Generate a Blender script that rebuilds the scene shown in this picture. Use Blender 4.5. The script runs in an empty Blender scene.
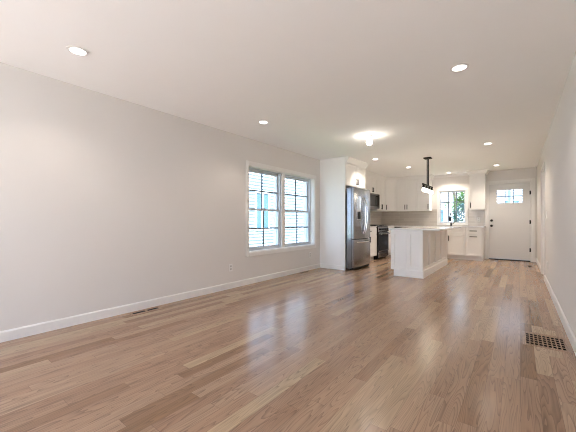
import bpy, bmesh, math, random
from mathutils import Vector, Matrix, noise
random.seed(7)
S = bpy.context.scene
COL = S.collection
PI = math.pi

# ------------------------------------------------------------------ camera
H = 2.44                      # ceiling height
cam_d = bpy.data.cameras.new('camera'); cam = bpy.data.objects.new('camera', cam_d); COL.objects.link(cam)
cam.location = (0, 0, 0.433 * H)
cam.rotation_euler = (PI / 2, 0, math.atan(231 / 300))
cam_d.sensor_width = 36; cam_d.lens = 300 / 576 * 36
cam_d.shift_y = 5 / 576
cam_d.clip_start = 0.05; cam_d.clip_end = 300
S.camera = cam
# ------------------------------------------------------------------ sky, sun, exposure
SKY = 2.8
SUN = 16.0
LAMP = 13.0          # watts of a living-area downlight
KITCHEN = 40.0      # watts of a kitchen downlight
w = bpy.data.worlds.new('sky'); S.world = w; w.use_nodes = True
nt = w.node_tree; bgn = nt.nodes['Background']
tc = nt.nodes.new('ShaderNodeTexCoord'); sx = nt.nodes.new('ShaderNodeSeparateXYZ')
rmp = nt.nodes.new('ShaderNodeValToRGB')
nt.links.new(tc.outputs['Generated'], sx.inputs[0]); nt.links.new(sx.outputs['Z'], rmp.inputs[0])
rmp.color_ramp.elements[0].position = 0.0; rmp.color_ramp.elements[0].color = (0.72, 0.81, 1, 1)
rmp.color_ramp.elements[1].position = 0.7; rmp.color_ramp.elements[1].color = (0.45, 0.68, 1, 1)
nt.links.new(rmp.outputs[0], bgn.inputs['Color']); bgn.inputs['Strength'].default_value = SKY
sun_d = bpy.data.lights.new('sun', 'SUN'); sun_d.energy = SUN; sun_d.angle = 0.02; sun_d.color = (0.93, 0.94, 1.0)
sun = bpy.data.objects.new('sun', sun_d); COL.objects.link(sun)
sun.rotation_euler = Vector((-.45, .50, -.74)).to_track_quat('-Z', 'Y').to_euler()   # from behind the camera, high
sun.location = (13, -15, 22)
vs = S.view_settings
vs.view_transform = 'Standard'; vs.look = 'None'; vs.gamma = 1; vs.use_curve_mapping = False
vs.exposure = 0.97
S.cycles.filter_width = 1.0
S.cycles.max_bounces = 14; S.cycles.diffuse_bounces = 8; S.cycles.glossy_bounces = 5
S.cycles.transparent_max_bounces = 12; S.cycles.sample_clamp_indirect = 6

# ------------------------------------------------------------------ materials
def srgb(r, g, b):
    f = lambda c: c / 12.92 if c <= 0.04045 else ((c + 0.055) / 1.055) ** 2.4
    return (f(r / 255), f(g / 255), f(b / 255), 1)

def new_mat(name):
    m = bpy.data.materials.new(name); m.use_nodes = True
    return m, m.node_tree, m.node_tree.nodes['Principled BSDF']

def paint(name, col, rough=0.5, metal=0.0, spec=0.5, var=0.02, vscale=6.0, bump=0.0, bscale=120.0, coat=0.0):
    m, t, p = new_mat(name)
    n = t.nodes.new('ShaderNodeTexNoise'); n.inputs['Scale'].default_value = vscale; n.inputs['Detail'].default_value = 4
    c = t.nodes.new('ShaderNodeTexCoord'); t.links.new(c.outputs['Object'], n.inputs['Vector'])
    mx = t.nodes.new('ShaderNodeMix'); mx.data_type = 'RGBA'
    mx.inputs['A'].default_value = tuple(max(0, v * (1 - var)) for v in col[:3]) + (1,)
    mx.inputs['B'].default_value = tuple(min(1, v * (1 + var)) for v in col[:3]) + (1,)
    t.links.new(n.outputs['Fac'], mx.inputs['Factor']); t.links.new(mx.outputs['Result'], p.inputs['Base Color'])
    p.inputs['Roughness'].default_value = rough; p.inputs['Metallic'].default_value = metal
    p.inputs['Specular IOR Level'].default_value = spec; p.inputs['Coat Weight'].default_value = coat
    if bump:
        n2 = t.nodes.new('ShaderNodeTexNoise'); n2.inputs['Scale'].default_value = bscale
        t.links.new(c.outputs['Object'], n2.inputs['Vector'])
        b = t.nodes.new('ShaderNodeBump'); b.inputs['Strength'].default_value = bump; b.inputs['Distance'].default_value = 0.002
        t.links.new(n2.outputs['Fac'], b.inputs['Height']); t.links.new(b.outputs['Normal'], p.inputs['Normal'])
    return m

def emit(name, col, strength):
    m = bpy.data.materials.new(name); m.use_nodes = True; t = m.node_tree; t.nodes.clear()
    e = t.nodes.new('ShaderNodeEmission'); o = t.nodes.new('ShaderNodeOutputMaterial')
    e.inputs[0].default_value = col; e.inputs[1].default_value = strength
    t.links.new(e.outputs[0], o.inputs[0]); return m

def glass(name, tint=(0.97, 0.99, 1, 1), refl=1.0):
    m = bpy.data.materials.new(name); m.use_nodes = True; t = m.node_tree; t.nodes.clear()
    tr = t.nodes.new('ShaderNodeBsdfTransparent'); tr.inputs[0].default_value = tint
    g = t.nodes.new('ShaderNodeBsdfGlossy'); g.inputs['Roughness'].default_value = 0.02
    fr = t.nodes.new('ShaderNodeFresnel'); fr.inputs[0].default_value = 1.45
    mu = t.nodes.new('ShaderNodeMath'); mu.operation = 'MULTIPLY'; mu.inputs[1].default_value = refl
    mx = t.nodes.new('ShaderNodeMixShader'); o = t.nodes.new('ShaderNodeOutputMaterial')
    ge = t.nodes.new('ShaderNodeNewGeometry'); iv = t.nodes.new('ShaderNodeMath'); iv.operation = 'SUBTRACT'; iv.inputs[0].default_value = 1
    t.links.new(ge.outputs['Backfacing'], iv.inputs[1])           # only the entering face of a pane reflects
    m2 = t.nodes.new('ShaderNodeMath'); m2.operation = 'MULTIPLY'
    t.links.new(fr.outputs[0], mu.inputs[0]); t.links.new(mu.outputs[0], m2.inputs[0]); t.links.new(iv.outputs[0], m2.inputs[1]); t.links.new(m2.outputs[0], mx.inputs[0])
    t.links.new(tr.outputs[0], mx.inputs[1]); t.links.new(g.outputs[0], mx.inputs[2])
    t.links.new(mx.outputs[0], o.inputs[0]); return m

def oak(name, PW=0.0893, PL=1.05, plank=True):
    m, t, p = new_mat(name); N = t.nodes.new; L = t.links.new
    def M(op, a, b=None, c=None):
        n = N('ShaderNodeMath'); n.operation = op
        for i, v in enumerate((a, b, c)):
            if v is None: continue
            if isinstance(v, (int, float)): n.inputs[i].default_value = v
            else: L(v, n.inputs[i])
        return n.outputs[0]
    tcn = N('ShaderNodeTexCoord'); sep = N('ShaderNodeSeparateXYZ'); L(tcn.outputs['Object'], sep.inputs[0])
    x, y = sep.outputs['X'], sep.outputs['Y']
    xr = M('DIVIDE', M('ADD', x, 50.0), PW); row = M('FLOOR', xr); fx = M('FRACT', xr)
    wn = N('ShaderNodeTexWhiteNoise'); wn.noise_dimensions = '1D'; L(row, wn.inputs['W'])
    pl = M('ADD', M('MULTIPLY', wn.outputs['Value'], 0.7), PL * 0.7)       # board length differs per row
    wn1 = N('ShaderNodeTexWhiteNoise'); wn1.noise_dimensions = '1D'; L(M('ADD', row, 331.7), wn1.inputs['W'])
    yr = M('DIVIDE', M('ADD', M('ADD', y, 40.0), M('MULTIPLY', wn1.outputs['Value'], 9.0)), pl)
    col = M('FLOOR', yr); fy = M('FRACT', yr)
    cb = N('ShaderNodeCombineXYZ'); L(row, cb.inputs[0]); L(col, cb.inputs[1])
    w2 = N('ShaderNodeTexWhiteNoise'); w2.noise_dimensions = '3D'; L(cb.outputs[0], w2.inputs['Vector'])
    rnd = w2.outputs['Value']
    base = N('ShaderNodeValToRGB'); L(rnd, base.inputs[0]); e = base.color_ramp.elements
    e[0].position = 0; e[0].color = srgb(147, 114, 86); e[1].position = 1; e[1].color = srgb(194, 167, 136)
    for pos, cc in ((0.15, (167, 133, 108)), (0.45, (177, 144, 118)), (0.75, (185, 153, 127))):
        q = e.new(pos); q.color = srgb(*cc)
    # cathedral grain, its own on every board
    off = M('MULTIPLY', rnd, 173.0)
    gv = N('ShaderNodeCombineXYZ'); L(M('MULTIPLY', x, 16.0), gv.inputs[0]); L(M('MULTIPLY', y, 1.1), gv.inputs[1]); L(off, gv.inputs[2])
    n1 = N('ShaderNodeTexNoise'); n1.inputs['Scale'].default_value = 1.0; n1.inputs['Detail'].default_value = 1.5; n1.inputs['Roughness'].default_value = .4
    L(gv.outputs[0], n1.inputs['Vector'])
    ring = M('FRACT', M('MULTIPLY', n1.outputs['Fac'], 17.0))
    ring = M('POWER', ring, 3.0)
    hv = N('ShaderNodeCombineXYZ'); L(M('MULTIPLY', x, 260.0), hv.inputs[0]); L(M('MULTIPLY', y, 7.0), hv.inputs[1]); L(off, hv.inputs[2])
    n2 = N('ShaderNodeTexNoise'); n2.inputs['Scale'].default_value = 1.0; n2.inputs['Detail'].default_value = 3
    L(hv.outputs[0], n2.inputs['Vector'])
    bv = N('ShaderNodeCombineXYZ'); L(M('MULTIPLY', x, 20.0), bv.inputs[0]); L(M('MULTIPLY', y, 1.5), bv.inputs[1]); L(M('ADD', off, 31.0), bv.inputs[2])
    n3 = N('ShaderNodeTexNoise'); n3.inputs['Scale'].default_value = 1.0; n3.inputs['Detail'].default_value = 4
    L(bv.outputs[0], n3.inputs['Vector'])
    pores = M('MULTIPLY', M('SUBTRACT', n2.outputs['Fac'], 0.5), 0.16)
    blot = M('MULTIPLY', M('SUBTRACT', n3.outputs['Fac'], 0.5), 0.45)
    dark = M('ADD', M('SUBTRACT', M('ADD', 0.84, M('ADD', pores, blot)), M('MULTIPLY', ring, 0.34)), 0.0)
    if plank:
        ex = M('MULTIPLY', M('MINIMUM', fx, M('SUBTRACT', 1.0, fx)), PW)
        ey = M('MULTIPLY', M('MINIMUM', fy, M('SUBTRACT', 1.0, fy)), pl)
        edge = M('MINIMUM', M('DIVIDE', M('MINIMUM', ex, ey), 0.0016), 1.0)
        dark = M('MULTIPLY', dark, M('ADD', M('MULTIPLY', edge, 0.45), 0.55))
    mx = N('ShaderNodeVectorMath'); mx.operation = 'SCALE'; L(base.outputs[0], mx.inputs[0]); L(dark, mx.inputs['Scale'])
    L(mx.outputs[0], p.inputs['Base Color'])
    L(M('ADD', M('MULTIPLY', w2.outputs['Value'], 0.06), 0.19), p.inputs['Roughness'])
    p.inputs['Specular IOR Level'].default_value = 0.5
    return m

def tile_mat(name):
    m, t, p = new_mat(name); N = t.nodes.new; L = t.links.new
    tcn = N('ShaderNodeTexCoord'); sep = N('ShaderNodeSeparateXYZ'); L(tcn.outputs['Object'], sep.inputs[0])
    ad = N('ShaderNodeMath'); L(sep.outputs['X'], ad.inputs[0]); L(sep.outputs['Y'], ad.inputs[1])
    cb = N('ShaderNodeCombineXYZ'); L(ad.outputs[0], cb.inputs[0]); L(sep.outputs['Z'], cb.inputs[1])
    b = N('ShaderNodeTexBrick'); b.inputs['Scale'].default_value = 1; b.inputs['Brick Width'].default_value = 0.30
    b.inputs['Row Height'].default_value = 0.076; b.inputs['Mortar Size'].default_value = 0.003
    b.inputs['Color1'].default_value = srgb(196, 188, 178); b.inputs['Color2'].default_value = srgb(186, 178, 168)
    b.inputs['Mortar'].default_value = srgb(205, 200, 192)
    L(cb.outputs[0], b.inputs['Vector']); L(b.outputs['Color'], p.inputs['Base Color'])
    p.inputs['Roughness'].default_value = 0.22
    return m

def steel(name, col=(0.36, 0.36, 0.37, 1), rough=0.22):
    m, t, p = new_mat(name); N = t.nodes.new; L = t.links.new
    tcn = N('ShaderNodeTexCoord'); mp = N('ShaderNodeMapping'); mp.inputs['Scale'].default_value = (3, 3, 400)
    L(tcn.outputs['Object'], mp.inputs[0]); n = N('ShaderNodeTexNoise'); n.inputs['Scale'].default_value = 1; L(mp.outputs[0], n.inputs['Vector'])
    r = N('ShaderNodeMapRange'); r.inputs['To Min'].default_value = rough - 0.05; r.inputs['To Max'].default_value = rough + 0.07
    L(n.outputs['Fac'], r.inputs['Value']); L(r.outputs[0], p.inputs['Roughness'])
    p.inputs['Base Color'].default_value = col; p.inputs['Metallic'].default_value = 1.0
    return m

WALL = paint('wall_paint', (0.72, 0.69, 0.66), 0.75, spec=0.25, var=0.008, bump=0.05, bscale=300)
CEIL = paint('ceiling_paint', (0.93, 0.925, 0.91), 0.85, spec=0.2, var=0.008, bump=0.05, bscale=300)
TRIM = paint('trim_paint', (0.79, 0.77, 0.745), 0.35, var=0.01)
CABW = paint('cabinet_paint', (0.89, 0.875, 0.85), 0.38, var=0.012)
DOORW = paint('door_paint', (0.70, 0.685, 0.665), 0.4, var=0.012)
VINYL = paint('window_vinyl', (0.56, 0.60, 0.65), 0.4, var=0.01)
MUNT = paint('muntin_grey', (0.13, 0.16, 0.19), 0.45, var=0.01)
QUARTZ = paint('white_quartz', (0.80, 0.79, 0.78), 0.12, var=0.05, vscale=3)
BLACK = paint('matte_black', (0.006, 0.006, 0.0065), 0.45, spec=0.25, var=0.1)
BRONZE = paint('dark_bronze', (0.012, 0.009, 0.007), 0.55, spec=0.15, var=0.1)
IRON = paint('cast_iron', (0.010, 0.010, 0.010), 0.6, var=0.1)
OVENG = paint('oven_glass', (0.010, 0.010, 0.012), 0.06, var=0.1)
DARK = paint('vent_hole_shade', (0.006, 0.005, 0.004), 0.9, spec=0.0, var=0.1)
GREYP = paint('fridge_side_grey', (0.30, 0.33, 0.37), 0.18, metal=0.85, var=0.03)
STEEL = steel('brushed_steel'); CHROME = steel('polished_steel', (0.75, 0.75, 0.76, 1), 0.12)
PLASTIC = paint('white_plastic', (0.82, 0.81, 0.79), 0.4, var=0.01)
SLOT = paint('outlet_slot_grey', (0.52, 0.50, 0.48), 0.5)
OAK = oak('oak_floor'); OAKV = oak('oak_vent', PW=0.9, PL=8, plank=False)
TILE = tile_mat('subway_tile')
GLASS = glass('window_glass')
BULBG = glass('bulb_shade_glass', (0.95, 0.95, 0.94, 1), 1.2)
WARM = (1.0, 0.88, 0.75, 1)
LENS = emit('lamp_lens', (1.0, 0.95, 0.88, 1), 5.0)
BULB = emit('frosted_bulb', (1.0, 0.92, 0.83, 1), 45)
PEND = emit('pendant_bulb', (1.0, 0.90, 0.72, 1), 22)
DISPM = paint('dispenser_plastic', (0.62, 0.70, 0.78), 0.2)
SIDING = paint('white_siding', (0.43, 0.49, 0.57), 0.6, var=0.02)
GRASS = paint('lawn', (0.10, 0.17, 0.05), 0.9, var=0.4, vscale=20)
PAVE = paint('asphalt', (0.35, 0.35, 0.36), 0.9, var=0.1, vscale=10)
BOUNCE = paint('bounce_tan', (0.79, 0.70, 0.62), 0.9, var=0.05, vscale=8)  # warm tan chosen to tint the sunlight bounced indoors
LAPSH = paint('lap_shadow_grey', (0.10, 0.125, 0.15), 0.8)  # shadow tone under the siding laps, painted in as a colour
LEAF = paint('leaf_green', (0.11, 0.23, 0.05), 0.6, var=0.4, vscale=2)
BARK = paint('bark', (0.10, 0.075, 0.055), 0.9, var=0.3, vscale=14)
ROOFM = paint('roof_shingle', (0.12, 0.12, 0.13), 0.9, var=0.2, vscale=20)
HGLASS = paint('house_window_glass', (0.05, 0.11, 0.15), 0.1, var=0.1)
POSTM = paint('porch_post_paint', (0.10, 0.14, 0.24), 0.6)
CARP = paint('car_paint', (0.30, 0.36, 0.45), 0.2, metal=0.3)

# ------------------------------------------------------------------ mesh helpers
class MB:
    def __init__(s): s.b = bmesh.new()
    def box(s, x0, y0, z0, x1, y1, z1, bev=0.0, seg=1):
        r = bmesh.ops.create_cube(s.b, size=1)
        vs_ = r['verts']
        sc = Matrix.Diagonal((abs(x1 - x0), abs(y1 - y0), abs(z1 - z0), 1))
        bmesh.ops.transform(s.b, matrix=Matrix.Translation(((x0 + x1) / 2, (y0 + y1) / 2, (z0 + z1) / 2)) @ sc, verts=vs_)
        if bev:
            ed = list({e for v in vs_ for e in v.link_edges})
            bmesh.ops.bevel(s.b, geom=ed, offset=bev, segments=seg, affect='EDGES', profile=0.6)
        return s
    def quad(s, *pts):
        s.b.faces.new([s.b.verts.new(p) for p in pts]); return s
    def prism(s, prof, a, b, axis='x'):
        """extrude a closed 2-D profile along an axis from a to b: x: (y,z), y: (x,z), z: (x,y)"""
        f = {'x': lambda p, t: (t, p[0], p[1]), 'y': lambda p, t: (p[0], t, p[1]), 'z': lambda p, t: (p[0], p[1], t)}[axis]
        A = [s.b.verts.new(f(p, a)) for p in prof]; B = [s.b.verts.new(f(p, b)) for p in prof]
        n = len(prof)
        s.b.faces.new(A); s.b.faces.new(B[::-1])
        for i in range(n): s.b.faces.new((A[i], B[i], B[(i + 1) % n], A[(i + 1) % n]))
        return s
    def lathe(s, prof, c, axis=(0, 0, 1), n=20):
        """prof: list of (radius, height along axis)"""
        q = Vector((0, 0, 1)).rotation_difference(Vector(axis)); c = Vector(c); rings = []
        for r, h in prof:
            if r < 1e-6: rings.append([s.b.verts.new(c + q @ Vector((0, 0, h)))])
            else: rings.append([s.b.verts.new(c + q @ Vector((r * math.cos(2 * PI * k / n), r * math.sin(2 * PI * k / n), h))) for k in range(n)])
        for A, B in zip(rings, rings[1:]):
            for k in range(n):
                k2 = (k + 1) % n
                if len(A) == 1 and len(B) == 1: continue
                if len(A) == 1: s.b.faces.new((A[0], B[k2], B[k]))
                elif len(B) == 1: s.b.faces.new((A[k], A[k2], B[0]))
                else: s.b.faces.new((A[k], A[k2], B[k2], B[k]))
        if len(rings[0]) > 1: s.b.faces.new(rings[0][::-1])
        if len(rings[-1]) > 1: s.b.faces.new(rings[-1])
        return s
    def cyl(s, p, q, r, n=14, r2=None):
        p, q = Vector(p), Vector(q); d = q - p
        return s.lathe([(r, 0), (r if r2 is None else r2, d.length)], p, d.normalized(), n)
    def tube(s, pts, r, n=10):
        pts = [Vector(p) for p in pts]; rings = []
        up = Vector((0, 0, 1))
        d0 = (pts[1] - pts[0]).normalized()
        ref = up if abs(d0.dot(up)) < 0.9 else Vector((1, 0, 0))
        for i, p in enumerate(pts):
            d = (pts[min(i + 1, len(pts) - 1)] - pts[max(i - 1, 0)]).normalized()
            u = (ref - d * ref.dot(d)).normalized(); v = d.cross(u); ref = u
            rr = r[i] if isinstance(r, (list, tuple)) else r
            rings.append([s.b.verts.new(p + (u * math.cos(2 * PI * k / n) + v * math.sin(2 * PI * k / n)) * rr) for k in range(n)])
        for A, B in zip(rings, rings[1:]):
            for k in range(n): s.b.faces.new((A[k], A[(k + 1) % n], B[(k + 1) % n], B[k]))
        s.b.faces.new(rings[0][::-1]); s.b.faces.new(rings[-1]); return s
    def build(s, name, mat, parent=None, smooth=False):
        bmesh.ops.recalc_face_normals(s.b, faces=s.b.faces)
        me = bpy.data.meshes.new(name); s.b.to_mesh(me); s.b.free()
        me.materials.append(mat)
        if smooth:
            me.polygons.foreach_set('use_smooth', [True] * len(me.polygons))
            try: me.set_sharp_from_angle(angle=math.radians(35))
            except Exception: pass
        o = bpy.data.objects.new(name, me); COL.objects.link(o)
        if parent is not None: o.parent = parent
        return o

def thing(name, label, cat, loc=(0, 0, 0), rz=0.0, group=None):
    o = bpy.data.objects.new(name, None); o.empty_display_size = 0.1; COL.objects.link(o)
    o.location = loc; o.rotation_euler = (0, 0, rz); o['label'] = label; o['category'] = cat
    if group: o['group'] = group
    return o
def tag(o, label, cat, group=None):
    o['label'] = label; o['category'] = cat
    if group: o['group'] = group
    return o
def struct(o, label=None):
    o['kind'] = 'structure'
    if label: o['label'] = label
    return o
def sempty(name, label=None, loc=(0, 0, 0), rz=0.0):
    o = bpy.data.objects.new(name, None); o.empty_display_size = 0.1; COL.objects.link(o)
    o.location = loc; o.rotation_euler = (0, 0, rz); return struct(o, label)
def dup(root, loc, label, group=None, rz=None):
    r = root.copy(); COL.objects.link(r); r.location = loc; r['label'] = label
    if rz is not None: r.rotation_euler = (0, 0, rz)
    if group: r['group'] = group
    for ch in list(root.children):
        c = ch.copy(); COL.objects.link(c); c.parent = r
        for g in list(ch.children):
            d = g.copy(); COL.objects.link(d); d.parent = c
    return r

# ------------------------------------------------------------------ room shell
XL, XK, XR, YF, YN = -3.58, -3.70, 0.365, 10.0, -2.4
YP = 5.83                                   # where the fridge panel closes off the kitchen wall
struct(MB().box(XK - .3, YN - .2, -.2, XR + .3, YF + .2, 0).build('floor', OAK))
struct(MB().box(XK - .45, YN - .5, H, XR + .45, YF + .5, H + .3).build('ceiling', CEIL))
# left wall with the double window opening
WY0, WY1, WZ0, WZ1 = 3.57, 5.59, 0.53, 1.99
b = MB(); XO = XK - .16
b.box(XO, YN, 0, XL, WY0, H).box(XO, WY1, 0, XL, YP, H).box(XO, WY0, 0, XL, WY1, WZ0).box(XO, WY0, WZ1, XL, WY1, H)
struct(b.build('wall_left', WALL))
struct(MB().box(XO, YP, 0, XK, YF, H).build('wall_kitchen', WALL))
# right wall with a doorway near the far end
RD0, RD1, RDZ = 7.02, 7.80, 2.04
b = MB(); b.box(XR, YN, 0, XR + .16, RD0, H).box(XR, RD1, 0, XR + .16, YF + .16, H).box(XR, RD0, RDZ, XR + .16, RD1, H)
struct(b.build('wall_right', WALL))
# far wall: kitchen window and front door openings
KX0, KX1, KZ0, KZ1 = -1.92, -1.215, 0.985, 1.955
DX0, DX1, DZ = -0.685, 0.255, 2.085
b = MB(); y0, y1 = YF, YF + .16
b.box(XO, y0, 0, KX0, y1, H).box(KX0, y0, 0, KX1, y1, KZ0).box(KX0, y0, KZ1, KX1, y1, H)
b.box(KX1, y0, 0, DX0, y1, H).box(DX0, y0, DZ, DX1, y1, H).box(DX1, y0, 0, XR + .16, y1, H)
struct(b.build('wall_far', WALL))
# near wall behind the camera; its wide glazed opening is added for fill daylight
NX0, NX1, NZ = -3.4, 0.2, 2.3
b = MB(); b.box(XK - .16, YN - .16, 0, NX0, YN, H).box(NX1, YN - .16, 0, XR + .16, YN, H).box(NX0, YN - .16, NZ, NX1, YN, H)
struct(b.build('wall_near', WALL))

# baseboards
def base_prof(t=0.014, h=0.095): return [(0, 0), (t, 0), (t, h - .012), (t * .45, h), (0, h)]
struct(MB().prism([(XL + p, z) for p, z in base_prof()], YN, YP, 'y').build('baseboard_left', TRIM))
b = MB(); pr = [(XR - p, z) for p, z in base_prof(h=.11)]
b.prism(pr, YN, RD0 - .075, 'y').prism(pr, RD1 + .075, YF, 'y')
struct(b.build('baseboard_right', TRIM))
b = MB(); pr = [(YF - p, z) for p, z in base_prof()]
b.prism(pr, DX1 + .07, XR, 'x').prism(pr, -.69 - .03, DX0 - .07, 'x'); struct(b.build('baseboard_far', TRIM))

# window_1: the two double-hung windows in the left wall
def casing(mb, axis, p, a0, a1, z0, z1, wdt=.07, t=.018, sgn=1, sill=True):
    """picture-frame casing on a wall face at coordinate p, sticking out by t towards sgn"""
    def bx(u0, u1, c0, c1):
        if axis == 'x': mb.box(min(p, p + sgn * t), u0, c0, max(p, p + sgn * t), u1, c1, .003)
        else: mb.box(u0, min(p, p + sgn * t), c0, u1, max(p, p + sgn * t), c1, .003)
    bx(a0 - wdt, a0, z0 - (wdt if sill else 0), z1 + wdt); bx(a1, a1 + wdt, z0 - (wdt if sill else 0), z1 + wdt)
    bx(a0, a1, z1, z1 + wdt)
    if sill: bx(a0, a1, z0 - wdt, z0)
win = sempty('window_1', 'pair of white double-hung windows in the long left wall')
b = MB(); casing(b, 'x', XL, WY0, WY1, WZ0, WZ1); b.build('casing', TRIM, win)
xg = XK + .005                                      # sash plane
b = MB(); j = .012
b.box(XO, WY0, WZ0, XL, WY0 + j, WZ1).box(XO, WY1 - j, WZ0, XL, WY1, WZ1).box(XO, WY0 + j, WZ1 - j, XL, WY1 - j, WZ1).box(XO, WY0 + j, WZ0, XL, WY1 - j, WZ0 + j)
b.build('jamb', TRIM, win)
ym = (WY0 + WY1) / 2
MB().box(XO + .01, ym - .045, WZ0 + j, XL - .055, ym + .045, WZ1 - j, .004).build('mullion', TRIM, win)
for a0, a1 in ((WY0 + j, ym - .045), (ym + .045, WY1 - j)):
    z0, z1 = WZ0 + j, WZ1 - j; zm = (z0 + z1) / 2; fr = .026
    b = MB(); x0, x1 = xg - .075, xg + .03
    b.box(x0, a0, z0, x1, a0 + fr, z1).box(x0, a1 - fr, z0, x1, a1, z1).box(x0, a0 + fr, z1 - fr, x1, a1 - fr, z1).box(x0, a0 + fr, z0, x1, a1 - fr, z0 + fr)
    b.build('window_frame', VINYL, win)
    for xs, s0, s1, nm in ((xg - .035, zm - .018, z1 - fr, 'upper_sash'), (xg, z0 + fr, zm + .018, 'lower_sash')):
        u0, u1 = a0 + fr, a1 - fr; r = .036; t = .03
        b = MB()
        b.box(xs - t / 2, u0, s0, xs + t / 2, u0 + r, s1).box(xs - t / 2, u1 - r, s0, xs + t / 2, u1, s1)
        b.box(xs - t / 2, u0 + r, s1 - r, xs + t / 2, u1 - r, s1).box(xs - t / 2, u0 + r, s0, xs + t / 2, u1 - r, s0 + r)
        sa = b.build(nm, VINYL, win)
        b = MB(); um = (u0 + u1) / 2; sm = (s0 + s1) / 2
        b.box(xs - .009, um - .012, s0 + r, xs + .009, um + .012, s1 - r).box(xs - .009, u0 + r, sm - .012, xs + .009, um - .012, sm + .012).box(xs - .009, um + .012, sm - .012, xs + .009, u1 - r, sm + .012)
        b.build('muntin', MUNT, sa)
        MB().box(xs - .003, u0 + r - .004, s0 + r - .004, xs + .003, u1 - r + .004, s1 - r + .004).build('pane', GLASS, sa)
        if nm == 'lower_sash':
            MB().box(xs - .005, um - .03, s1, xs + .025, um + .03, s1 + .014, .004).build('sash_lock', VINYL, sa)

# window_2: three by three light window over the sink
win2 = sempty('window_2', 'white nine-light window over the kitchen sink')
b = MB(); casing(b, 'y', YF, KX0, KX1, KZ0, KZ1, .055, .018, -1); b.build('casing', TRIM, win2)
b = MB(); b.box(KX0, YF, KZ0, KX0 + j, YF + .16, KZ1).box(KX1 - j, YF, KZ0, KX1, YF + .16, KZ1).box(KX0 + j, YF, KZ1 - j, KX1 - j, YF + .16, KZ1).box(KX0 + j, YF, KZ0, KX1 - j, YF + .16, KZ0 + j)
b.build('jamb', TRIM, win2)
b = MB(); r = .032; u0, u1, s0, s1 = KX0 + j, KX1 - j, KZ0 + j, KZ1 - j; yy = YF + .07
b.box(u0, yy - .02, s0, u0 + r, yy + .02, s1).box(u1 - r, yy - .02, s0, u1, yy + .02, s1).box(u0 + r, yy - .02, s1 - r, u1 - r, yy + .02, s1).box(u0 + r, yy - .02, s0, u1 - r, yy + .02, s0 + r)
sa = b.build('sash', VINYL, win2)
b = MB(); g0, g1, h0, h1 = u0 + r, u1 - r, s0 + r, s1 - r
for k in (1, 2):
    c = g0 + (g1 - g0) * k / 3; b.box(c - .015, yy - .012, h0, c + .015, yy + .012, h1)
    c = h0 + (h1 - h0) * k / 3; b.box(g0, yy - .011, c - .014, g1, yy + .011, c + .014)
b.build('muntin', MUNT, sa)
MB().box(g0 - .004, yy - .003, h0 - .004, g1 + .004, yy + .003, h1 + .004).build('pane', GLASS, sa)

# door_1: the front door
dr = sempty('door_1', 'white front door with a six-light window at the top')
b = MB(); casing(b, 'y', YF, DX0, DX1, 0, DZ, .07, .018, -1, False); b.build('casing', TRIM, dr)
b = MB(); b.box(DX0, YF, 0, DX0 + .02, YF + .16, DZ).box(DX1 - .02, YF, 0, DX1, YF + .16, DZ).box(DX0 + .02, YF, DZ - .02, DX1 - .02, YF + .16, DZ); b.box(DX0 + .02, YF + .058, 0, DX0 + .04, YF + .075, DZ - .02).box(DX1 - .04, YF + .058, 0, DX1 - .02, YF + .075, DZ - .02).box(DX0 + .04, YF + .058, DZ - .04, DX1 - .04, YF + .075, DZ - .02); b.build('jamb', TRIM, dr)
MB().box(DX0 + .02, YF - .01, 0, DX1 - .02, YF + .16, .022, .003).build('threshold', BLACK, dr)
sx0, sx1, sz0, sz1 = DX0 + .027, DX1 - .027, .030, DZ - .027
lx0, lx1, lz0, lz1 = -0.48, 0.07, 1.545, 1.895
ya, yb = YF + .012, YF + .056
b = MB()                                         # slab: stiles and rails proud of two tall panels
b.box(sx0, ya, sz0, lx0, yb, sz1).box(lx1, ya, sz0, sx1, yb, sz1).box(lx0, ya, lz1, lx1, yb, sz1)
b.box(lx0, ya, 1.40, lx1, yb, lz0).box(lx0, ya, sz0, lx1, yb, .27)
mxd = (lx0 + lx1) / 2
b.box(mxd - .055, ya, .27, mxd + .055, yb, 1.40)
for p0, p1 in ((lx0, mxd - .055), (mxd + .055, lx1)):
    b.box(p0, ya + .020, .27, p1, yb, 1.40)
slab = b.build('door_slab', DOORW, dr)
b = MB(); t = .022
b.box(lx0 - t, ya - .008, lz0 - t, lx0, ya, lz1 + t).box(lx1, ya - .008, lz0 - t, lx1 + t, ya, lz1 + t).box(lx0, ya - .008, lz1, lx1, ya, lz1 + t).box(lx0, ya - .008, lz0 - t, lx1, ya, lz0)
b.build('lite_frame', DOORW, slab)
b = MB()
for k in (1, 2): c = lx0 + (lx1 - lx0) * k / 3; b.box(c - .009, ya + .004, lz0, c + .009, ya + .034, lz1)
c = (lz0 + lz1) / 2; b.box(lx0, ya + .005, c - .009, lx1, ya + .033, c + .009); b.build('muntin', MUNT, slab)
MB().box(lx0 - .002, ya + .016, lz0 - .002, lx1 + .002, ya + .022, lz1 + .002).build('pane', GLASS, slab)
kx = -.602
MB().lathe([(.033, 0), (.033, .008), (.012, .012), (.012, .035), (.022, .040), (.028, .052), (.026, .066), (.012, .074), (0, .075)], (kx, ya, .925), (0, -1, 0)).build('door_knob', BLACK, dr, True)
MB().lathe([(.033, 0), (.033, .012), (.026, .018), (0, .019)], (kx, ya, 1.07), (0, -1, 0)).box(kx - .006, ya - .036, 1.05, kx + .006, ya - .017, 1.09, .002).build('deadbolt', BLACK, dr, True)
for z in (1.795, 1.03, .30):
    MB().cyl((sx1 + .012, ya - .006, z - .05), (sx1 + .012, ya - .006, z + .05), .009, 10).box(sx1 - .012, ya - .004, z - .05, sx1 + .02, ya + .004, z + .05).build('hinge', BLACK, dr)

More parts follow.
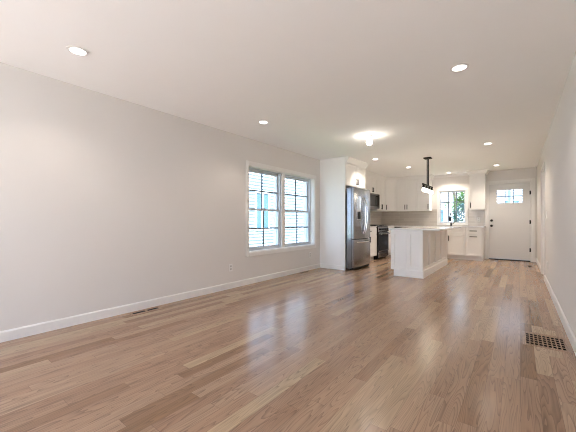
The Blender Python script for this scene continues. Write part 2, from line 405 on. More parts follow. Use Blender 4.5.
# door_2: white door in the right wall
d2 = sempty('door_2', 'white door set back in the right wall')
b = MB(); casing(b, 'x', XR, RD0, RD1, 0, RDZ, .07, .018, -1, False); b.build('casing', TRIM, d2)
b = MB(); b.box(XR, RD0, 0, XR + .16, RD0 + .015, RDZ).box(XR, RD1 - .015, 0, XR + .16, RD1, RDZ).box(XR, RD0 + .015, RDZ - .015, XR + .16, RD1 - .015, RDZ); b.build('jamb', TRIM, d2)
MB().box(XR + .105, RD0 + .018, .012, XR + .14, RD1 - .018, RDZ - .018).build('door_slab', DOORW, d2)

# fill_window: unseen glazed opening, added to bring fill daylight into the room
w3 = sempty('fill_window', 'wide glazed opening added behind the camera to light the room')
b = MB(); n = 3
for k in range(n + 1):
    c = NX0 + (NX1 - NX0) * k / n; c = min(max(c, NX0 + .03), NX1 - .03); b.box(c - .03, YN - .12, 0, c + .03, YN - .06, NZ)
b.box(NX0, YN - .118, NZ - .06, NX1, YN - .062, NZ).box(NX0, YN - .118, 0, NX1, YN - .062, .06); b.build('window_frame', VINYL, w3)
MB().box(NX0 + .01, YN - .093, .01, NX1 - .01, YN - .087, NZ - .01).build('pane', GLASS, w3)

# crown strip along the window wall between the cabinets
struct(MB().prism([(YF, H - .075), (YF - .012, H - .075), (YF - .018, H - .06), (YF - .05, H - .012), (YF - .05, H), (YF, H)], -2.11, -1.09, 'x').build('trim_1', TRIM))
# backsplash tiles
b = MB(); b.box(XK, 6.84, .915, XK + .008, YF, 1.41).box(XK + .008, YF - .008, .915, KX0 - .055, YF, 1.41)
b.box(KX0 - .055, YF - .008, .915, KX1 + .055, YF, KZ0 - .055).box(KX1 + .055, YF - .008, .915, -.765, YF, 1.41)
struct(b.build('backsplash', TILE))

# ------------------------------------------------------------------ outside
struct(MB().box(-60, -40, -.6, 40, 70, -.45).build('ground', GRASS))
struct(MB().box(-30, 22, -.45, 30, 28, -.43).build('road', PAVE))

struct(MB().box(-9, -14, -.45, 6, YN - .2, -.2).build('bounce_patio', BOUNCE))  # unseen slab, added to bounce warm sunlight up to the ceiling

def house(name, label, loc, rz, L, D, hh, wins, lap=.14):
    """local: front wall along x at y=0 facing -y"""
    t_ = thing(name, label, 'house', loc, rz)
    b = MB(); n = int(hh / lap)
    for k in range(n):
        z = k * lap
        b.quad((0, -.022, z), (L, -.022, z), (L, 0, z + lap), (0, 0, z + lap)); b.quad((0, 0, z), (L, 0, z), (L, -.022, z), (0, -.022, z))
        b.quad((L, 0, z), (L, D, z), (L, D, z + lap), (L, 0, z + lap)); b.quad((0, D, z), (0, 0, z), (0, 0, z + lap), (0, D, z + lap))
    b.quad((0, D, 0), (L, D, 0), (L, D, n * lap), (0, D, n * lap))
    sw_ = b.build('siding_wall', SIDING, t_)
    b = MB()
    for k in range(1, n): b.box(.02, -.0215, k * lap - .055, L - .02, -.002, k * lap)  # dark strips stand in for the shadow line below each lap
    b.build('lap_shadow', LAPSH, sw_)
    for x in (-.06, L - .05): MB().box(x, -.04, 0, x + .11, .06, n * lap).build('corner_board', TRIM, t_)
    b = MB(); z = n * lap
    b.prism([(-.4, z), (D / 2, z + D * .3), (D + .4, z)], -.3, L + .3, 'x'); b.build('roof', ROOFM, t_)
    for (x0, x1, z0, z1) in wins:
        b = MB(); c = .07
        b.box(x0 - c, -.06, z0 - c, x0, -.0, z1 + c).box(x1, -.06, z0 - c, x1 + c, 0, z1 + c).box(x0, -.06, z1, x1, 0, z1 + c).box(x0, -.06, z0 - c, x1, 0, z0)
        xm = (x0 + x1) / 2; b.box(xm - .06, -.055, z0, xm + .06, 0, z1)
        wf = b.build('house_window', TRIM, t_)
        MB().box(x0, -.03, z0, x1, -.026, z1).build('pane', HGLASS, wf)
    return t_
# neighbour: wall facing the left window, at X = -9 and ending at Y = 13; rotated so its front looks towards +X
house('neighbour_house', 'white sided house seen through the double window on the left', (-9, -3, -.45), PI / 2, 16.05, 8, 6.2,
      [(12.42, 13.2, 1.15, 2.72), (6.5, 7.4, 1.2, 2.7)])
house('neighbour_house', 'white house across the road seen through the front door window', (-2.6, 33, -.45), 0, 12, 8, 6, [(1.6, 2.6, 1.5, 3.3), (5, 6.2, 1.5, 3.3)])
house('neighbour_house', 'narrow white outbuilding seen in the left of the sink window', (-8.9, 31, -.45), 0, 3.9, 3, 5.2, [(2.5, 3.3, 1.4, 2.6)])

def tree(name, label, x, y, h, rad, nleaf=2600):
    t_ = thing(name, label, 'tree', (x, y, -.45))
    b = MB(); b.tube([(0, 0, 0), (.05, .03, h * .3), (-.04, .05, h * .6), (.03, 0, h * .85)], [.16, .13, .09, .03], 8)
    for k in range(5):
        a = k * 1.256; z = h * (.35 + .08 * k); b.tube([(0, 0, z), (rad * .35 * math.cos(a), rad * .35 * math.sin(a), z + h * .12), (rad * .7 * math.cos(a), rad * .7 * math.sin(a), z + h * .22)], [.06, .04, .015], 6)
    b.build('trunk', BARK, t_)
    b = MB(); cl = [(Vector((random.gauss(0, rad * .42), random.gauss(0, rad * .42), h * random.uniform(.38, .95))), rad * random.uniform(.25, .5)) for _ in range(16)]
    for _ in range(nleaf):
        c, r = random.choice(cl); d = Vector((random.gauss(0, 1), random.gauss(0, 1), random.gauss(0, 1))).normalized()
        p = c + d * r * random.uniform(.6, 1.0)
        u = Vector((random.gauss(0, 1), random.gauss(0, 1), random.gauss(0, .6))).normalized(); v = u.cross(Vector((random.random(), random.random(), 1))).normalized()
        s = .10
        b.quad(p - u * s, p + v * s * .5, p + u * s, p - v * s * .5)
    b.build('foliage', LEAF, t_)
    return t_
tree('leafy_tree', 'bright green leafy tree in the upper right of the sink window', -2.3, 21.5, 6.0, 1.0, 2400)
tree('leafy_tree', 'green tree with a dark trunk in the middle of the sink window', -4.2, 28, 6.5, .8, 420)

sh = thing('shrub', 'dark blue green rounded shrub in the right of the sink window', 'shrub', (-2.4, 19.0, -.45))
b = MB()
for _ in range(900):
    d = Vector((random.gauss(0, 1), random.gauss(0, 1), random.gauss(0, 1))).normalized(); p = Vector((0, 0, 1.75)) + Vector((d.x * .55, d.y * .55, d.z * .75)) * random.uniform(.75, 1)
    u = Vector((random.gauss(0, 1), random.gauss(0, 1), random.gauss(0, .6))).normalized(); v = u.cross(Vector((random.random(), random.random(), 1))).normalized()
    b.quad(p - u * .08, p + v * .045, p + u * .08, p - v * .045)
b.build('foliage', paint('shrub_leaf', (0.03, 0.09, 0.08), 0.6, var=0.3, vscale=2), sh)
b = MB()
for k in range(4): b.tube([(0, 0, 0), (.06 * math.cos(k * 1.6), .06 * math.sin(k * 1.6), .6), (.28 * math.cos(k * 1.6), .28 * math.sin(k * 1.6), 1.5)], [.03, .025, .012], 6)
b.build('stems', BARK, sh)
post = thing('porch_post', 'dark blue porch post seen through the front door window', 'post', (-.235, 11.6, -.45))
MB().box(-.035, -.035, 0, .035, .035, 3.1, .006).build('shaft', POSTM, post)
MB().box(-.06, -.06, 2.98, .06, .06, 3.1, .006).build('post_cap', POSTM, post)
MB().box(-.06, -.06, 0, .06, .06, .14, .006).build('post_base', POSTM, post)

car = thing('car', 'blue grey car parked outside, low in the sink window', 'car', (-4.1, 25.3, -.43))
prof = [(-2.1, .25), (2.1, .25), (2.15, .62), (1.95, .82), (1.1, .9), (.55, 1.38), (-.9, 1.45), (-1.75, .98), (-2.1, .88)]
b = MB(); b.prism([(x, z) for x, z in prof], -.85, .85, 'y'); b.build('body', CARP, car)
b = MB(); b.prism([(.98, .93), (.5, 1.33), (-.85, 1.39), (-1.5, .98)], -.86, .86, 'y'); b.build('windows', OVENG, car)
for x in (-1.3, 1.3):
    for y in (-.80, .80): MB().cyl((x, y - .1, .31), (x, y + .1, .31), .31, 20).build('wheel', IRON, car)

# ------------------------------------------------------------------ cabinets
# local frame of every cabinet: x along the front, front face at y = 0 looking to -y, z up
def shaker(mb, x0, x1, z0, z1, y=0.0, t=.02, r=.058, rec=.009):
    mb.box(x0, y - t, z0, x0 + r, y, z1, .0015).box(x1 - r, y - t, z0, x1, y, z1, .0015)
    mb.box(x0 + r, y - t, z1 - r, x1 - r, y, z1, .0015).box(x0 + r, y - t, z0, x1 - r, y, z0 + r, .0015)
    mb.box(x0 + r - .001, y - t + rec, z0 + r - .001, x1 - r + .001, y, z1 - r + .001)
def pull(mb, x, z, L, vert=True, y=-.02):
    if vert:
        mb.box(x - .009, y - .036, z - L / 2, x + .009, y - .022, z + L / 2, .002)
        for s in (-1, 1): mb.box(x - .005, y - .023, z + s * L * .38 - .005, x + .005, y, z + s * L * .38 + .005)
    else:
        mb.box(x - L / 2, y - .034, z - .009, x + L / 2, y - .022, z + .009, .002)
        for s in (-1, 1): mb.box(x + s * L * .38 - .005, y - .023, z - .005, x + s * L * .38 + .005, y, z + .005)
G = .004
def crown(mb, x0, x1, z0, d, l=0, r=0):
    """crown moulding from z0 to the ceiling; l / r: also returns along that side"""
    pr = [(0, z0), (-.026, z0), (-.026, z0 + .02), (-.034, z0 + .03), (-.070, H - .028), (-.078, H - .022), (-.078, H - .002), (0, H - .002)]
    e0, e1 = (.078 if l else 0), (.078 if r else 0)
    n = len(pr)
    def ring(x, side):
        out = []
        for p, z in pr:
            ex = -p if (side < 0 and l) or (side > 0 and r) else 0
            out.append((x + side * ex, p, z))
        return out
    A = [mb.b.verts.new(v) for v in ring(x0, -1)]; B = [mb.b.verts.new(v) for v in ring(x1, 1)]
    for i in range(n): mb.b.faces.new((A[i], B[i], B[(i + 1) % n], A[(i + 1) % n]))
    for on, R_, xx, sd in ((l, A, x0, -1), (r, B, x1, 1)):
        if on:
            C = [mb.b.verts.new((xx + sd * -p, d, z)) for p, z in pr]
            for i in range(n): mb.b.faces.new((R_[i], C[i], C[(i + 1) % n], R_[(i + 1) % n]))
            mb.b.faces.new(C)
        else: mb.b.faces.new(R_)
def wall_cab(label, loc, rz, W, d, z0, z1, ndoor, handles, crown_ret=(0, 0), hl=.15, crown_on=True, name='wall_cabinet'):
    t_ = thing(name, label, 'cabinet', loc, rz)
    MB().box(0, 0, z0, W, d, z1).build('body', CABW, t_)
    wd = W / ndoor
    for k in range(ndoor):
        b = MB(); shaker(b, k * wd + G, (k + 1) * wd - G, z0 + G, z1 - G)
        dd = b.build('door', CABW, t_)
        hs = handles[k]
        hx = k * wd + (.032 if hs == 'l' else wd - .032)
        b = MB(); pull(b, hx, z0 + .045 + hl / 2, hl); b.build('handle', BRONZE, dd)
    if crown_on:
        b = MB(); crown(b, 0, W, z1, d, *crown_ret); b.build('crown', CABW, t_)
    return t_
UZ0, UZ1 = 1.37, 2.335
# tall panel beside the fridge
p_ = thing('fridge_end_panel', 'tall plain white panel between the left wall and the refrigerator', 'panel', (XK, YP, 0))
b = MB(); b.box(0, -.0, 0, .75, .022, H - .002, .001).box(.12 + .014, -.012, 0, .75, 0, .095, .003); b.build('board', CABW, p_)
# over the fridge
FY0, FY1 = YP + .022, 6.87
wall_cab('white two-door wall cabinet above the refrigerator', (-2.95, FY0, 0), PI / 2, FY1 - FY0, .75, 1.83, 2.305, 2, 'rl', (0, 1), .13)
# microwave bay
MY0, MY1 = 7.96, 8.72
LX = XK + .33
wall_cab('white two-door wall cabinet directly above the microwave', (LX, MY0, 0), PI / 2, MY1 - MY0, .33, 1.845, UZ1, 2, 'rl', (0, 0), .13)
wall_cab('plain white wall cabinet in the gap between refrigerator and microwave', (LX, FY1, 0), PI / 2, MY0 - FY1, .33, UZ0, UZ1, 2, 'rl')
wall_cab('white two-door wall cabinet right of the microwave, before the corner', (LX, MY1, 0), PI / 2, YF - .61 - MY1, .33, UZ0, UZ1, 2, 'rl')
# diagonal corner cabinet
cx0, cy0 = XK + .33, YF - .61; dl = .28 * math.sqrt(2)
t_ = thing('corner_wall_cabinet', 'diagonal white corner wall cabinet with a single door', 'cabinet', (cx0, cy0, 0), PI / 4)
inv = lambda X, Y: ((X - cx0) * math.cos(PI / 4) + (Y - cy0) * math.sin(PI / 4), -(X - cx0) * math.sin(PI / 4) + (Y - cy0) * math.cos(PI / 4))
b = MB(); b.prism([inv(*p) for p in ((cx0, cy0), (XK + .61, YF - .33), (XK + .61, YF - .001), (XK + .001, YF - .001), (XK + .001, cy0))], UZ0, UZ1, 'z'); b.build('body', CABW, t_)
b = MB(); shaker(b, G + .012, dl - G - .012, UZ0 + G, UZ1 - G); dd = b.build('door', CABW, t_)
b = MB(); pull(b, .045, UZ0 + .12, .15); b.build('handle', BRONZE, dd)
b = MB(); crown(b, 0, dl, UZ1, .2); b.build('crown', CABW, t_)
# along the window wall
FYU = YF - .33
wall_cab('white two-door wall cabinet on the window wall beside the diagonal corner', (XK + .61, FYU, 0), 0, .61, .33, UZ0, UZ1, 2, 'rl')
wall_cab('white single-door wall cabinet left of the sink window, behind the pendant', (XK + 1.22, FYU, 0), 0, .365, .33, UZ0, UZ1, 1, 'r', (0, 1))
wall_cab('white single-door wall cabinet between the sink window and front door', (-1.09, FYU, 0), 0, .365, .33, UZ0, UZ1, 1, 'l', (1, 1))

def base_cab(label, loc, rz, W, d, kind, ndoor=1, side_r=False):
    """kind: 'drawer_door', 'false_doors', 'drawers'"""
    t_ = thing('base_cabinet', label, 'cabinet', loc, rz)
    MB().box(0, 0, .115, W, d, .884).build('body', CABW, t_)
    MB().box(0, .07, 0, W, d, .115).build('toe_kick', CABW, t_)
    zd = .695
    if kind == 'false_doors':
        b = MB(); shaker(b, G, W - G, zd + G, .872, r=.045); b.build('false_drawer_front', CABW, t_)
    elif kind in ('drawer_door', 'drawers'):
        b = MB(); shaker(b, G, W - G, zd + G, .872, r=.045); o = b.build('drawer', CABW, t_)
        b = MB(); pull(b, W / 2, .79, min(.17, W * .5), False); b.build('handle', BRONZE, o)
    if kind == 'drawers':
        b = MB(); shaker(b, G, W - G, .118, zd - G); o = b.build('drawer', CABW, t_)
        b = MB(); pull(b, W / 2, zd - .06, min(.17, W * .5), False); b.build('handle', BRONZE, o)
    else:
        wd = W / ndoor
        for k in range(ndoor):
            b = MB(); shaker(b, k * wd + G, (k + 1) * wd - G, .118, zd - G); o = b.build('door', CABW, t_)
            hx = k * wd + (wd - .032 if (k == 0) else .032)
            b = MB(); pull(b, hx, zd - .12, .15); b.build('handle', BRONZE, o)
    return t_
BY = YF - .61; BX = XK + .61
base_cab('white base cabinet squeezed between refrigerator and range', (BX, 6.90, 0), PI / 2, MY0 - .005 - 6.90, .585, 'drawer_door', 2)
base_cab('white base cabinet right of the range, turning the corner', (BX, MY1 + .005, 0), PI / 2, BY - MY1 - .01, .585, 'drawer_door', 1)
base_cab('white sink base cabinet with two doors under the window', (-2.01, BY, 0), 0, .853, .585, 'false_doors', 2)
tt = base_cab('narrow white drawer cabinet beside the front door', (-1.155, BY, 0), 0, .375, .585, 'drawers')
MB().box(.375, -.015, 0, .395, .585, .884).build('side_panel', CABW, tt)
base_cab('white base cabinet between dishwasher and sink', (-2.445, BY, 0), 0, .43, .585, 'drawer_door', 1)
# dishwasher
t_ = thing('dishwasher', 'dishwasher with a black control strip in the far counter behind the island', 'dishwasher', (-3.06, BY, 0))
MB().box(0, .01, .1, .61, .58, .88).build('body', GREYP, t_)
MB().box(.004, -.02, .11, .606, .01, .76, .004).build('door', STEEL, t_)
MB().box(.004, -.022, .765, .606, .01, .882, .003).build('control_panel', BLACK, t_)
b = MB(); b.box(.05, -.055, .715, .56, -.043, .735, .004).box(.08, -.044, .72, .09, -.02, .73).box(.52, -.044, .72, .53, -.02, .73); b.build('handle', STEEL, t_)

# countertops
CT0, CT1 = .885, .915
tag(MB().box(XK + .009, 6.885, CT0, BX + .03, MY0 - .004, CT1, .003).build('countertop', QUARTZ), 'short white countertop between refrigerator and range', 'countertop')
b = MB(); b.prism([(XK + .009, MY1 + .004), (BX + .03, MY1 + .004), (BX + .03, BY - .03), (-.735, BY - .03), (-.735, YF - .009), (XK + .009, YF - .009)], CT0, CT1, 'z')
tag(b.build('countertop', QUARTZ), 'white L-shaped countertop under the sink window and in the corner', 'countertop')

# ------------------------------------------------------------------ island
IX0, IX1, IY0, IY1 = -1.985, -1.40, 5.87, 8.20
isl = thing('kitchen_island', 'white panelled island cabinet in the middle of the kitchen', 'kitchen island', ((IX0 + IX1) / 2, (IY0 + IY1) / 2, 0))
ox, oy = isl.location.x, isl.location.y
x0, x1, y0, y1 = IX0 - ox, IX1 - ox, IY0 - oy, IY1 - oy
MB().box(x0 + .02, y0 + .02, .115, x1 - .02, y1, .884).build('body', CABW, isl)
MB().box(x0 + .09, y0 + .012, 0, x1 - .012, y1, .115).build('toe_kick', CABW, isl)
b = MB(); xm = (x0 + x1) / 2                                             # two-panel end facing the room
def end_panel(mb, px0, px1, yf):
    shaker(mb, px0, px1, .118, .883, y=yf + .02, r=.07, rec=.019)
end_panel(b, x0, xm - .0015, y0); end_panel(b, xm + .0015, x1, y0); b.build('end_panel', CABW, isl)
def side_shaker(mb, a0, a1, xf, t=.02, r=.07, rec=.019, z0=.118, z1=.883):
    mb.box(xf - t, a0, z0, xf, a0 + r, z1, .0015).box(xf - t, a1 - r, z0, xf, a1, z1, .0015)
    mb.box(xf - t, a0 + r, z1 - r, xf, a1 - r, z1, .0015).box(xf - t, a0 + r, z0, xf, a1 - r, z0 + r, .0015)
    mb.box(xf - t - .004, a0 + r, z0 + r, xf - rec, a1 - r, z1 - r)
b = MB(); a = y0 + .0205; sw = (y1 - a) / 4
for k in range(4): side_shaker(b, a + k * sw + .001, a + (k + 1) * sw - .001, x1)
b.build('side_panel', CABW, isl)
pr = [(0, 0), (.014, 0), (.014, .125), (.006, .138), (0, .138)]
b = MB(); b.prism([(y0 - p, z) for p, z in pr], x0 + .06, x1 + .014, 'x').prism([(x1 + p, z) for p, z in pr], y0, y1, 'y'); b.build('baseboard', CABW, isl)
for k in range(3):                                                        # doors and drawers on the range side
    a0 = y0 + .03 + k * (y1 - y0 - .03) / 3 + G; a1 = y0 + .03 + (k + 1) * (y1 - y0 - .03) / 3 - G
    b = MB(); side = lambda z0, z1: (b.box(x0, a0, z0, x0 + .02, a1, z1, .002))
    side(.118, .69); dd = b.build('door', CABW, isl)
    MB().box(x0 - .034, a1 - .04, .52, x0 - .022, a1 - .028, .67, .002).box(x0 - .023, a1 - .039, .535, x0, a1 - .029, .545).box(x0 - .023, a1 - .039, .645, x0, a1 - .029, .655).build('handle', BRONZE, dd)
    b = MB(); b.box(x0, a0, .695, x0 + .02, a1, .872, .002); dd = b.build('drawer', CABW, isl)
    am = (a0 + a1) / 2
    MB().box(x0 - .034, am - .08, .784, x0 - .022, am + .08, .796, .002).box(x0 - .023, am - .065, .785, x0, am - .055, .795).box(x0 - .023, am + .055, .785, x0, am + .065, .795).build('handle', BRONZE, dd)
tag(MB().box(IX0 - .035, IY0 - .035, CT0, -1.10, IY1 + .035, CT1, .003).build('island_countertop', QUARTZ), 'white stone slab overhanging the island', 'countertop')

# ------------------------------------------------------------------ refrigerator
fr = thing('refrigerator', 'stainless steel French door refrigerator with a bottom freezer drawer', 'refrigerator', (-2.83, 5.885, 0), PI / 2)
W = .90                                                                   # local x runs along the front, -y out into the room
MB().box(0, 0, .035, W, .80, 1.765, .004).build('body', GREYP, fr)
MB().box(.01, -.035, .012, W - .01, .05, .06, .003).build('toe_grille', BLACK, fr)
for x in (.06, W - .06):
    for y in (.05, .7): MB().cyl((x, y, 0), (x, y, .036), .02).build('foot', BLACK, fr)
def bow(mb, xa, xb, z0, z1, n=10, back=-.006):
    """door with a gently bowed front; bow taken over the whole fridge width"""
    f = lambda x: -.055 - .035 * (1 - ((x - W / 2) / (W / 2)) ** 2)
    prf = [(xa, back)] + [(xa, f(xa) + .006), (xa + .006, f(xa + .006))] + [(xa + (xb - xa) * k / n, f(xa + (xb - xa) * k / n)) for k in range(1, n)] + [(xb - .006, f(xb - .006)), (xb, f(xb) + .006), (xb, back)]
    mb.prism(prf, z0, z1, 'z'); return f
Z1, Z2 = .655, .672
b = MB(); ff = bow(b, .003, W / 2 - .0025, Z2, 1.765); dl_ = b.build('fridge_door', STEEL, fr, True)
b = MB(); bow(b, W / 2 + .0025, W - .003, Z2, 1.765); dr_ = b.build('fridge_door', STEEL, fr, True)
b = MB(); bow(b, .003, W - .003, .065, Z1, 20); fd = b.build('freezer_drawer', STEEL, fr, True)
for dd, hx in ((dl_, W / 2 - .045), (dr_, W / 2 + .045)):
    yb_ = ff(hx); pts = []
    for k in range(13):
        t = k / 12; pts.append((hx, yb_ + .004 - .062 * math.sin(PI * t) ** .5, .78 + .80 * t))
    MB().tube(pts, .013, 10).build('handle', CHROME, dd, True)
pts = []
for k in range(15):
    t = k / 14; x = .10 + (W - .2) * t; pts.append((x, ff(x) + .004 - .058 * math.sin(PI * t) ** .5, .60))
MB().tube(pts, .014, 10).build('handle', CHROME, fd, True)
# water dispenser in the left door
def bowpatch(mb, xa, xb, z0, z1, off, n=6):
    prf = [(xa + (xb - xa) * k / n, ff(xa + (xb - xa) * k / n) - off) for k in range(n + 1)] + [(xb, ff(xb) + .01), (xa, ff(xa) + .01)]
    mb.prism(prf, z0, z1, 'z')
b = MB(); bowpatch(b, .12, .29, 1.08, 1.60, .004); dp = b.build('dispenser', CHROME, dl_, True)
b = MB(); bowpatch(b, .14, .27, 1.10, 1.26, .0055); b.build('dispenser_cavity', BLACK, dl_, True)
b = MB(); bowpatch(b, .145, .265, 1.30, 1.56, .0055); b.build('control_strip', DISPM, dl_, True)
for x in (.02, W - .12): MB().box(x, -.05, 1.766, x + .10, .06, 1.785, .003).build('hinge_cover', GREYP, fr)

# ------------------------------------------------------------------ range
rg = thing('range', 'black and stainless gas range with five front knobs', 'stove', (XK + .66, MY0 + .004, 0), PI / 2)
W = MY1 - MY0 - .008
MB().box(0, 0, .04, W, .63, .905, .003).build('body', BLACK, rg)
for x in (.05, W - .05):
    for y in (.06, .58): MB().cyl((x, y, 0), (x, y, .041), .018).build('foot', BLACK, rg)
MB().box(.002, -.022, .055, W - .002, 0, .20, .004).build('warming_drawer', STEEL, rg)
od = MB().box(.002, -.03, .21, W - .002, 0, .745, .005).build('oven_door', OVENG, rg)
MB().box(.004, -.034, .69, W - .004, -.028, .745, .002).build('door_trim', STEEL, od)
MB().box(.004, -.034, .212, W - .004, -.028, .245, .002).build('door_trim', STEEL, od)
b = MB(); b.cyl((.04, -.075, .70), (W - .04, -.075, .70), .013).box(.07, -.075, .69, .09, -.03, .71).box(W - .09, -.075, .69, W - .07, -.03, .71); b.build('handle', CHROME, od, True)
b = MB(); b.prism([(0, .755), (-.035, .765), (-.015, .895), (0, .905)], .002, W - .002, 'x'); b.build('control_panel', STEEL, rg)
for k in range(5):
    x = W * (.12 + .19 * k); MB().lathe([(.026, 0), (.026, .006), (.021, .01), (.019, .034), (.0, .036)], (x, -.024, .83), (0, -.99, .14), 16).build('knob', BLACK, rg, True)
MB().box(.0, -.005, .905, W, .63, .918, .003).build('cooktop', BLACK, rg)
for gx in (.02, W / 3 + .005, 2 * W / 3 - .01):
    b = MB(); gw = W / 3 - .02
    for k in range(3): b.box(gx + gw * k / 2 - .005 + (.005 if k == 0 else 0), .03, .935, gx + gw * k / 2 + .006, .58, .949)
    for yy_ in (.03, .17, .30, .44, .575): b.box(gx, yy_ - .005, .934, gx + gw, yy_ + .006, .948)
    for px in (gx, gx + gw - .01):
        for py in (.03, .57): b.box(px, py, .917, px + .01, py + .01, .935)
    b.build('grate', IRON, rg)
for x, y in ((.14, .15), (.14, .46), (W - .14, .15), (W - .14, .46), (W / 2, .30)):
    MB().lathe([(.05, 0), (.05, .008), (.03, .012), (.03, .016), (0, .016)], (x, y, .917)).build('burner', IRON, rg, True)
MB().box(0, .60, .918, W, .63, .965, .003).build('back_guard', STEEL, rg)

# ------------------------------------------------------------------ microwave
mw = thing('microwave', 'over-the-range stainless microwave with a black glass door', 'microwave', (XK + .40, MY0 + .003, 1.415), PI / 2)
W = MY1 - MY0 - .006
MB().box(0, 0, 0, W, .39, .427, .003).build('body', GREYP, mw)
md = MB().box(.002, -.022, .035, W * .77, 0, .425, .004).build('door', OVENG, mw)
MB().box(.004, -.026, .385, W * .765, -.02, .42, .002).build('door_trim', STEEL, md)
MB().box(.004, -.026, .037, W * .765, -.02, .06, .002).build('door_trim', STEEL, md)
b = MB(); b.cyl((W * .73, -.055, .09), (W * .73, -.055, .37), .010).box(W * .73 - .006, -.055, .10, W * .73 + .006, -.02, .112).box(W * .73 - .006, -.055, .35, W * .73 + .006, -.02, .362); b.build('handle', BLACK, md, True)
MB().box(W * .775, -.022, .035, W - .002, 0, .425, .004).build('control_panel', BLACK, mw)
MB().box(.002, -.018, .0, W - .002, 0, .033, .003).build('vent_strip', STEEL, mw)

# ------------------------------------------------------------------ faucet
fc = thing('kitchen_faucet', 'tall black pull-down faucet at the sink window', 'faucet', (-1.565, 9.80, CT1))
MB().lathe([(.030, 0), (.030, .006), (.022, .012), (.020, .08), (.016, .09), (0, .09)], (0, 0, 0)).build('base', BLACK, fc, True)
pts = [(0, 0, .08), (0, 0, .28)] + [(0, -.085 * (1 - math.cos(a)), .28 + .085 * math.sin(a)) for a in [PI * k / 10 for k in range(1, 11)]] + [(0, -.17, .25)]
MB().tube(pts, .012, 10).build('spout', BLACK, fc, True)
MB().lathe([(.016, 0), (.020, .01), (.020, .10), (.013, .12)], (0, -.17, .14)).build('spray_head', BLACK, fc, True)
MB().tube([(.015, 0, .05), (.045, 0, .06), (.10, -.01, .10)], [.011, .010, .007], 8).build('handle', BLACK, fc, True)

# ------------------------------------------------------------------ lamps
def recessed(x, y, label, watts):
    t_ = thing('recessed_light', label, 'ceiling light', (x, y, H), 0, 'recessed ceiling lights')
    MB().lathe([(.054, -.0015), (.076, -.0015), (.074, -.005), (.057, -.007), (.054, -.0015)], (0, 0, 0), n=32).build('trim_ring', PLASTIC, t_, True)
    MB().lathe([(0, -.0045), (.054, -.004), (.054, -.001), (0, -.001)], (0, 0, 0), n=32).build('lens', LENS, t_)
    ld = bpy.data.lights.new('downlight_beam', 'SPOT'); ld.energy = watts; ld.color = WARM[:3]; ld.shadow_soft_size = .05
    ld.spot_size = math.radians(130); ld.spot_blend = .6
    lo = bpy.data.objects.new('downlight_beam', ld); COL.objects.link(lo); lo.location = (0, 0, -.012); lo.parent = t_
    return t_
spots = [(-2.84, .89, 'round recessed ceiling light nearest the camera, upper left of the photo'),
         (-2.83, 3.11, 'round recessed ceiling light just in front of the left double window'),
         (-.425, 3.085, 'round recessed ceiling light in the upper right over the open floor'),
         (-.44, 6.42, 'round recessed ceiling light right of the pendant, second along the right wall'),
         (-2.54, 6.49, 'round recessed ceiling light in front of the refrigerator cabinet'),
         (-2.24, 7.97, 'round recessed ceiling light before the two-door cabinet on the window wall'),
         (-1.60, 9.60, 'round recessed ceiling light directly above the sink window'),
         (-.44, 9.02, 'round recessed ceiling light in front of the front door')]
liv = recessed(*spots[0], LAMP)
kit = None
for x, y, l in spots[1:]:
    if y < 6: dup(liv, (x, y, H), l)
    elif kit is None: kit = recessed(x, y, l, KITCHEN)
    else: dup(kit, (x, y, H), l)

bl = thing('bare_bulb_fixture', 'bare round bulb in a white ceiling lampholder', 'ceiling light', (-1.93, 4.68, H))
MB().lathe([(.055, 0), (.055, -.012), (.045, -.025), (.026, -.032), (.024, -.055), (.0, -.055)], (0, 0, 0), n=24).build('lampholder', PLASTIC, bl, True)
b = MB(); R = .044
b.lathe([(.014, -.055)] + [(R * math.sin(a), -.104 + R * math.cos(a)) for a in [PI * (.12 + .88 * k / 12) for k in range(12)]] + [(0, -.148)], (0, 0, 0), n=20)
b.build('bulb', BULB, bl, True)

pd = thing('linear_pendant', 'black linear pendant with a row of glowing glass shades over the island', 'pendant light', (-1.58, 7.06, H))
MB().box(-.075, -.075, -.024, .075, .075, 0, .004).build('canopy', BRONZE, pd)
for y in (-.055, .055): MB().cyl((0, y, -.024), (0, y, -.60), .010, 10).build('rod', BRONZE, pd)
MB().box(-.014, -.44, -.63, .014, .44, -.60, .003).build('bar', BRONZE, pd)
for k in range(4):
    y = -.36 + .24 * k
    so = MB().lathe([(.022, -.63), (.022, -.645), (.028, -.655), (.028, -.685), (0, -.685)], (0, y, 0), n=16).build('socket', BRONZE, pd, True)
    MB().lathe([(.030, -.655), (.040, -.675), (.046, -.77), (.0445, -.77), (.038, -.677), (.028, -.657)], (0, y, 0), n=20).build('glass_shade', BULBG, so, True)
    MB().lathe([(.012, -.685), (.026, -.71), (.030, -.735), (.024, -.76), (0, -.768)], (0, y, 0), n=16).build('bulb', PEND, so, True)

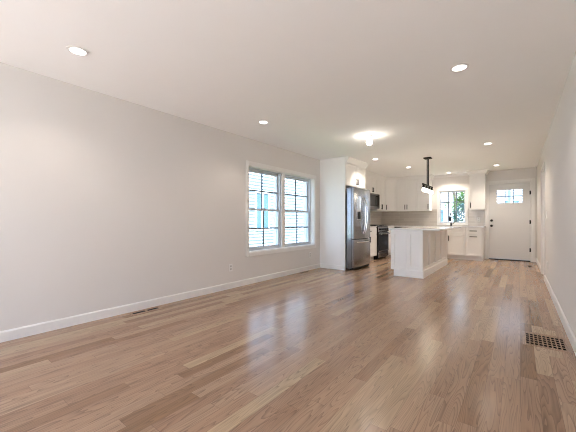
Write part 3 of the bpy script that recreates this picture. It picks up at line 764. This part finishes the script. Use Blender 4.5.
# ------------------------------------------------------------------ outlets and switch
def outlet(label, loc, rz, name='wall_outlet', cat='outlet'):
    t_ = thing(name, label, cat, loc, rz)
    MB().box(-.036, -.006, -.058, .036, 0, .058, .002).build('plate', PLASTIC, t_)
    if cat == 'outlet':
        for z in (-.022, .022):
            MB().box(-.014, -.0075, z - .015, .014, -.005, z + .015, .003).build('socket', SLOT, t_)
    else: MB().box(-.016, -.0085, -.033, .016, -.005, .033, .002).build('rocker', PLASTIC, t_)
    return t_
outlet('white outlet low on the left wall, left of the double window', (XL, 3.175, .325), PI / 2)
outlet('white outlet low on the left wall under the right end of the double window', (XL, 5.43, .325), PI / 2)
outlet('white outlet low on the right wall', (XR, 6.40, .345), -PI / 2)
outlet('white light switch on the right wall beside the doorway', (XR, 6.58, 1.16), -PI / 2, 'light_switch', 'switch')
outlet('white outlet in the tile backsplash between sink window and front door', (-.90, YF - .008, 1.10), 0)

# ------------------------------------------------------------------ floor vents
t_ = thing('floor_vent', 'flush wooden floor vent with a grid of square holes by the right wall', 'vent', (.19, 3.465, 0))
hx0, hx1, hy0, hy1 = -.14, .125, -.155, .155; X0, X1, Y0, Y1 = -.165, .165, -.195, .195
b = MB(); z = .0035
nc, nr = 9, 5; pw = (hx1 - hx0) / nc; ph = (hy1 - hy0) / nr
b.box(X0, Y0, 0, hx0, Y1, z).box(hx1, Y0, 0, X1, Y1, z).box(hx0, Y0, 0, hx1, hy0, z).box(hx0, hy1, 0, hx1, Y1, z)
for k in range(nc): b.box(hx0 + k * pw + pw * .70, hy0, 0, hx0 + (k + 1) * pw, hy1, z)
for k in range(nr): b.box(hx0, hy0 + k * ph + ph * .80, 0, hx1, hy0 + (k + 1) * ph, z * .98)
b.build('grille', OAKV, t_)
MB().box(hx0, hy0, .0003, hx1, hy1, .0012).build('hole_shade', DARK, t_)  # thin black sheet on the floor stands in for shade inside the holes
def slot_vent(label, x, y, L=.36, Wd=.13):
    t_ = thing('floor_vent', label, 'vent', (x, y, 0))
    b = MB(); z = .0035; a, c = Wd / 2, L / 2
    b.box(-a, -c, 0, -.03, c, z).box(.03, -c, 0, a, c, z).box(-.03, -c, 0, .03, -c + .03, z).box(-.03, c - .03, 0, .03, c, z).box(-.03, -.012, 0, .03, .012, z)
    b.build('grille', OAKV, t_)
    MB().box(-.03, -c + .03, .0003, .03, c - .03, .0012).build('hole_shade', DARK, t_)  # black sheet painted as the shade below the slots
    return t_
slot_vent('two-slot wooden floor vent along the left wall nearest the camera', -3.475, 1.775)
slot_vent('wooden floor vent along the left wall under the double window', -3.49, 5.08, .34)
slot_vent('wooden floor vent by the front door beside the right wall', .20, 8.96, .34)
